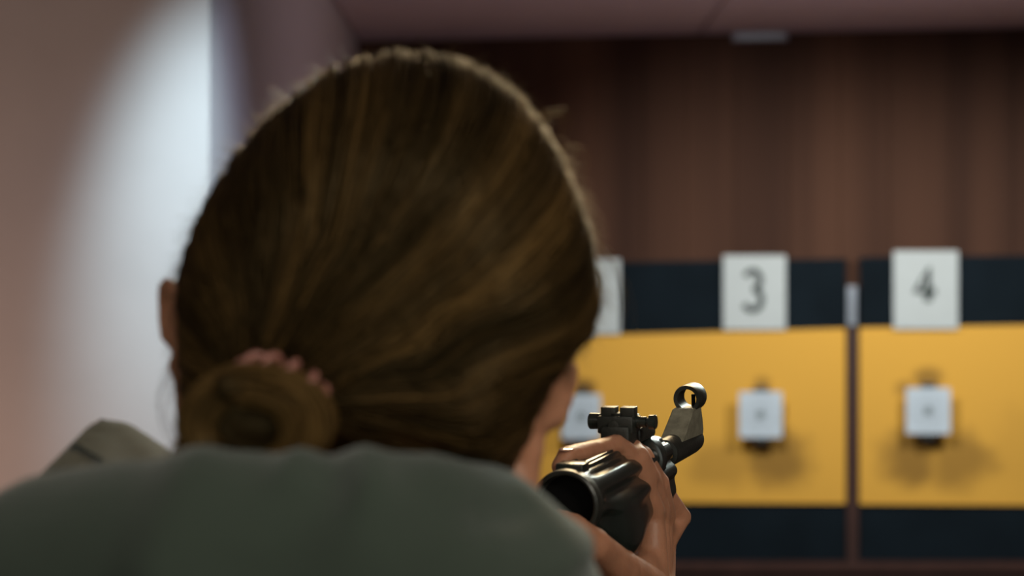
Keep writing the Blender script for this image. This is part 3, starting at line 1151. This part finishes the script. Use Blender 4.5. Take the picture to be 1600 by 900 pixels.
class Strands:
    def __init__(self):
        self.v = []; self.f = []; self.t = []

    def add(self, pts, r0, r1, tone, n=4):
        base = len(self.v)
        L = len(pts)
        up = None
        for i, p in enumerate(pts):
            d = (pts[min(i + 1, L - 1)] - pts[max(i - 1, 0)])
            if d.length < 1e-9: d = Vector((0, 0, 1))
            d.normalize()
            if up is None:
                up = ring_frame(d)[0]
            up = (up - d * up.dot(d)).normalized()
            s = d.cross(up)
            u = i / (L - 1)
            r = r0 + (r1 - r0) * u
            for k in range(n):
                a = 2 * math.pi * k / n
                self.v.append(p + up * (math.cos(a) * r) + s * (math.sin(a) * r))
                self.t.append(tone)
        for i in range(L - 1):
            for k in range(n):
                a = base + i * n + k
                b = base + i * n + (k + 1) % n
                self.f.append((a, b, b + n, a + n))

    def build(self, name, parent):
        me = bpy.data.meshes.new(name)
        me.from_pydata([tuple(v) for v in self.v], [], self.f)
        a = me.attributes.new('tone', 'FLOAT', 'POINT')
        a.data.foreach_set('value', self.t)
        return link(name, me, M['hair'], parent, True)


def tone_of(th):
    # lighter locks among darker brown ones
    v = noise.noise(Vector((math.cos(R(th)) * 6, math.sin(R(th)) * 6, 1.7))) * .75 + .46
    return v


locks = Strands()
N = 2600
for i in range(N):
    th = random.uniform(-130, 230)
    clump = round(th / 7.3) * 7.3 + (hash((round(th / 7.3), 3)) % 7 - 3) * .25
    S0, C = flow(th)
    S1, C1 = flow(clump)
    lift0 = random.uniform(-.003, .0035)
    cl = random.uniform(.0, .45)
    ph = random.uniform(0, 6.28)
    am = random.uniform(.002, .012)
    sh = random.gauss(0, .05)
    Te = TQ + Vector((random.gauss(0, .055), random.gauss(0, .03)))
    sp_ = random.uniform(.02, .5)
    pts = []
    u0 = random.choice((0, 0, 0, random.uniform(0, .5)))
    u1 = random.uniform(.88, 1.0)
    for k in range(22):
        u = u0 + (u1 - u0) * k / 21
        a = flow_pt(th, u, S0, C * (1 + sh), Te)
        b = flow_pt(clump, u, S1, C1)
        p = a.lerp(b, cl * u)
        p = p + Vector((math.sin(u * 7 + ph), math.cos(u * 6 + ph))) * am
        g = .0016 * math.sin((th % 7.3) / 7.3 * math.pi)       # locks are rounded across
        lf = (lift0 + g) * (1 - .4 * u)
        if u > .9: lf += (u - .9) * .03
        if u < .08: lf -= (.08 - u) * .09
        pts.append(hs(p.x, p.y, lf))
    tn = max(0, min(1, tone_of(clump) + random.gauss(0, .2)))
    locks.add(pts, random.uniform(.0006, .0011), random.uniform(.0004, .0008), tn, 3)
locks.build('hair_locks', hair)

# stray hairs standing off the outline
fly = Strands()
for i in range(1500):
    th = random.uniform(-40, 215)
    S0, C = flow(th)
    u0 = random.uniform(0.02, .5)
    ln = random.uniform(.08, .25)
    up = random.uniform(.002, .012)
    pts = []
    for k in range(10):
        u = u0 + ln * k / 9
        p = flow_pt(th, u, S0, C)
        pts.append(hs(p.x, p.y, .002 + up * (k / 9) ** 1.5))
    fly.add(pts, .00016, .00006, random.uniform(.6, 1), 3)
# loose wisps by the ears and neck
for (p0, p1, p2, n_) in (((292, 590), (262, 640), (330, 700), 6), ((290, 560), (215, 640), (300, 715), 5), ((300, 500), (235, 470), (262, 560), 2),
                         ((830, 190), (900, 140), (880, 230), 5), ((860, 240), (930, 200), (900, 300), 4),
                         ((930, 400), (990, 440), (975, 520), 5), ((320, 640), (262, 700), (330, 740), 8)):
    for q in range(n_):
        j = lambda s: random.gauss(0, s)
        a, b, c = [Vector((p[0] + j(9), p[1] + j(9))) for p in (p0, p1, p2)]
        pts = []
        for k in range(16):
            u = k / 15
            p = a * (1 - u) ** 2 + b * 2 * u * (1 - u) + c * u * u
            pts.append(P(p.x, p.y, 1.13 + j(.0002) + .02 * u))
        fly.add(pts, .00022, .00008, random.uniform(.7, 1), 3)
# light baby hair on the left of the neck
for q in range(120):
    x0 = random.gauss(318, 12)
    a = Vector((x0, 655 + random.gauss(0, 18))); c = Vector((x0 - 28 + random.gauss(0, 9), 730)); b = (a + c) / 2 + Vector((-10, 0))
    pts = [P(*(a * (1 - u) ** 2 + b * 2 * u * (1 - u) + c * u * u), 1.10 + .0) for u in [k / 8 for k in range(9)]]
    fly.add(pts, .0005, .0003, random.uniform(.75, 1), 3)
fly.build('stray_hair', hair)

# bun: coiled hank of hair below the tie
bun = Strands()
BC = P(396, 664, 1.030)


def bun_pt(u, v, w_, k=1.0):
    """coil: u along the coil 0..1, v,w_ offsets across the hank"""
    a = R(110 - 560 * u)
    rad = .0195 + w_
    x = math.cos(a) * rad * 1.22
    z = math.sin(a) * rad * .92
    y = -.010 + .030 * (u - .3) + v
    rr = Vector((x, y, z))
    return BC + rr


for i in range(900):
    rr_ = .0085 * math.sqrt(random.random()); aa = random.uniform(0, 6.28)
    v, w_ = rr_ * math.cos(aa), rr_ * math.sin(aa)
    u0 = random.uniform(0, .5); ln = random.uniform(.2, .5)
    tw = random.uniform(-.5, .5)
    pts = []
    for k in range(22):
        u = u0 + ln * k / 21
        ca, sa_ = math.cos(u * 5 * tw), math.sin(u * 5 * tw)
        b_ = 1 + .25 * math.sin(u * 9 + 1)
        pts.append(bun_pt(u, (v * ca - w_ * sa_) * b_, (v * sa_ + w_ * ca) * b_))
    bun.add(pts, .0007, .0005, max(0, min(1, .95 + random.gauss(0, .2))), 3)  # lighter tone puts the light caught by the bun into its colour
# looser upper loop, left of the tie
for i in range(260):
    rr_ = .0055 * math.sqrt(random.random()); aa = random.uniform(0, 6.28)
    v, w_ = rr_ * math.cos(aa), rr_ * math.sin(aa)
    pts = []
    for k in range(20):
        u = k / 19
        a = R(40 + 165 * u)
        c = P(395 + 72 * math.cos(a), 640 - 58 * math.sin(a), 1.045)
        dr = (c - P(395, 640, 1.045)).normalized()
        pts.append(c + dr * v + Vector((0, w_, 0)))
    bun.add(pts, .0006, .0005, max(0, min(1, .95 + random.gauss(0, .2))), 3)  # upper loop toned light too, as if lit
# strands from the tie spreading right under the nape
for i in range(200):
    a = Vector((455 + random.gauss(0, 14), 640 + random.gauss(0, 10))); c = Vector((560 + random.gauss(0, 26), 712 + random.gauss(0, 10)))
    b = Vector((520, 650)) + Vector((random.gauss(0, 12), random.gauss(0, 8)))
    pts = [P(*(a * (1 - u) ** 2 + b * 2 * u * (1 - u) + c * u * u), 1.05 + .03 * u) for u in [k / 10 for k in range(11)]]
    bun.add(pts, .0006, .0003, random.uniform(.2, .6), 3)
bun_o = bun.build('hair_bun', hair)
bm = bmesh.new()
for i in range(24):
    u0_, u1_ = i / 24 * .9, (i + 1) / 24 * .9
    rcone(bm, bun_pt(u0_, 0, 0), bun_pt(u1_, 0, 0), .0072, .0072, 12, 3)
ell(bm, BC + Vector((0, .012, 0)), (.024, .016, .019))
me = fuse(bm, .002, 4)
a_ = me.attributes.new('tone', 'FLOAT', 'POINT')
a_.data.foreach_set('value', [.2] * len(me.vertices))
link('bun_core', me, M['hair'], bun_o, True)

# coiled cord hair tie
bm = bmesh.new()
tc_ = P(428, 622, 1.028)
ax = (P(455, 560, 1.05) - P(405, 680, 1.03)).normalized()
e1 = Vector((1, 0, -.62)).normalized(); e1 = (e1 - ax * e1.dot(ax)).normalized()
e2 = ax.cross(e1)
tc_ = P(440, 604, 1.045)
prev = None
for i in range(241):
    u = i / 240
    A = 2 * math.pi * u
    cR = tc_ + e1 * (.0165 * math.cos(A)) + e2 * (.0165 * math.sin(A))
    rad = (cR - tc_).normalized()
    B = 2 * math.pi * 12 * u
    p = cR + rad * (.0046 * math.cos(B)) + ax * (.0046 * math.sin(B))
    if prev is not None:
        rcone(bm, prev, p, .0017, .0017, 8, 2)
    prev = p
tag(build('hair_tie', bm, M['tie'], hair, smooth=True), 'pinkish brown coiled cord hair tie')
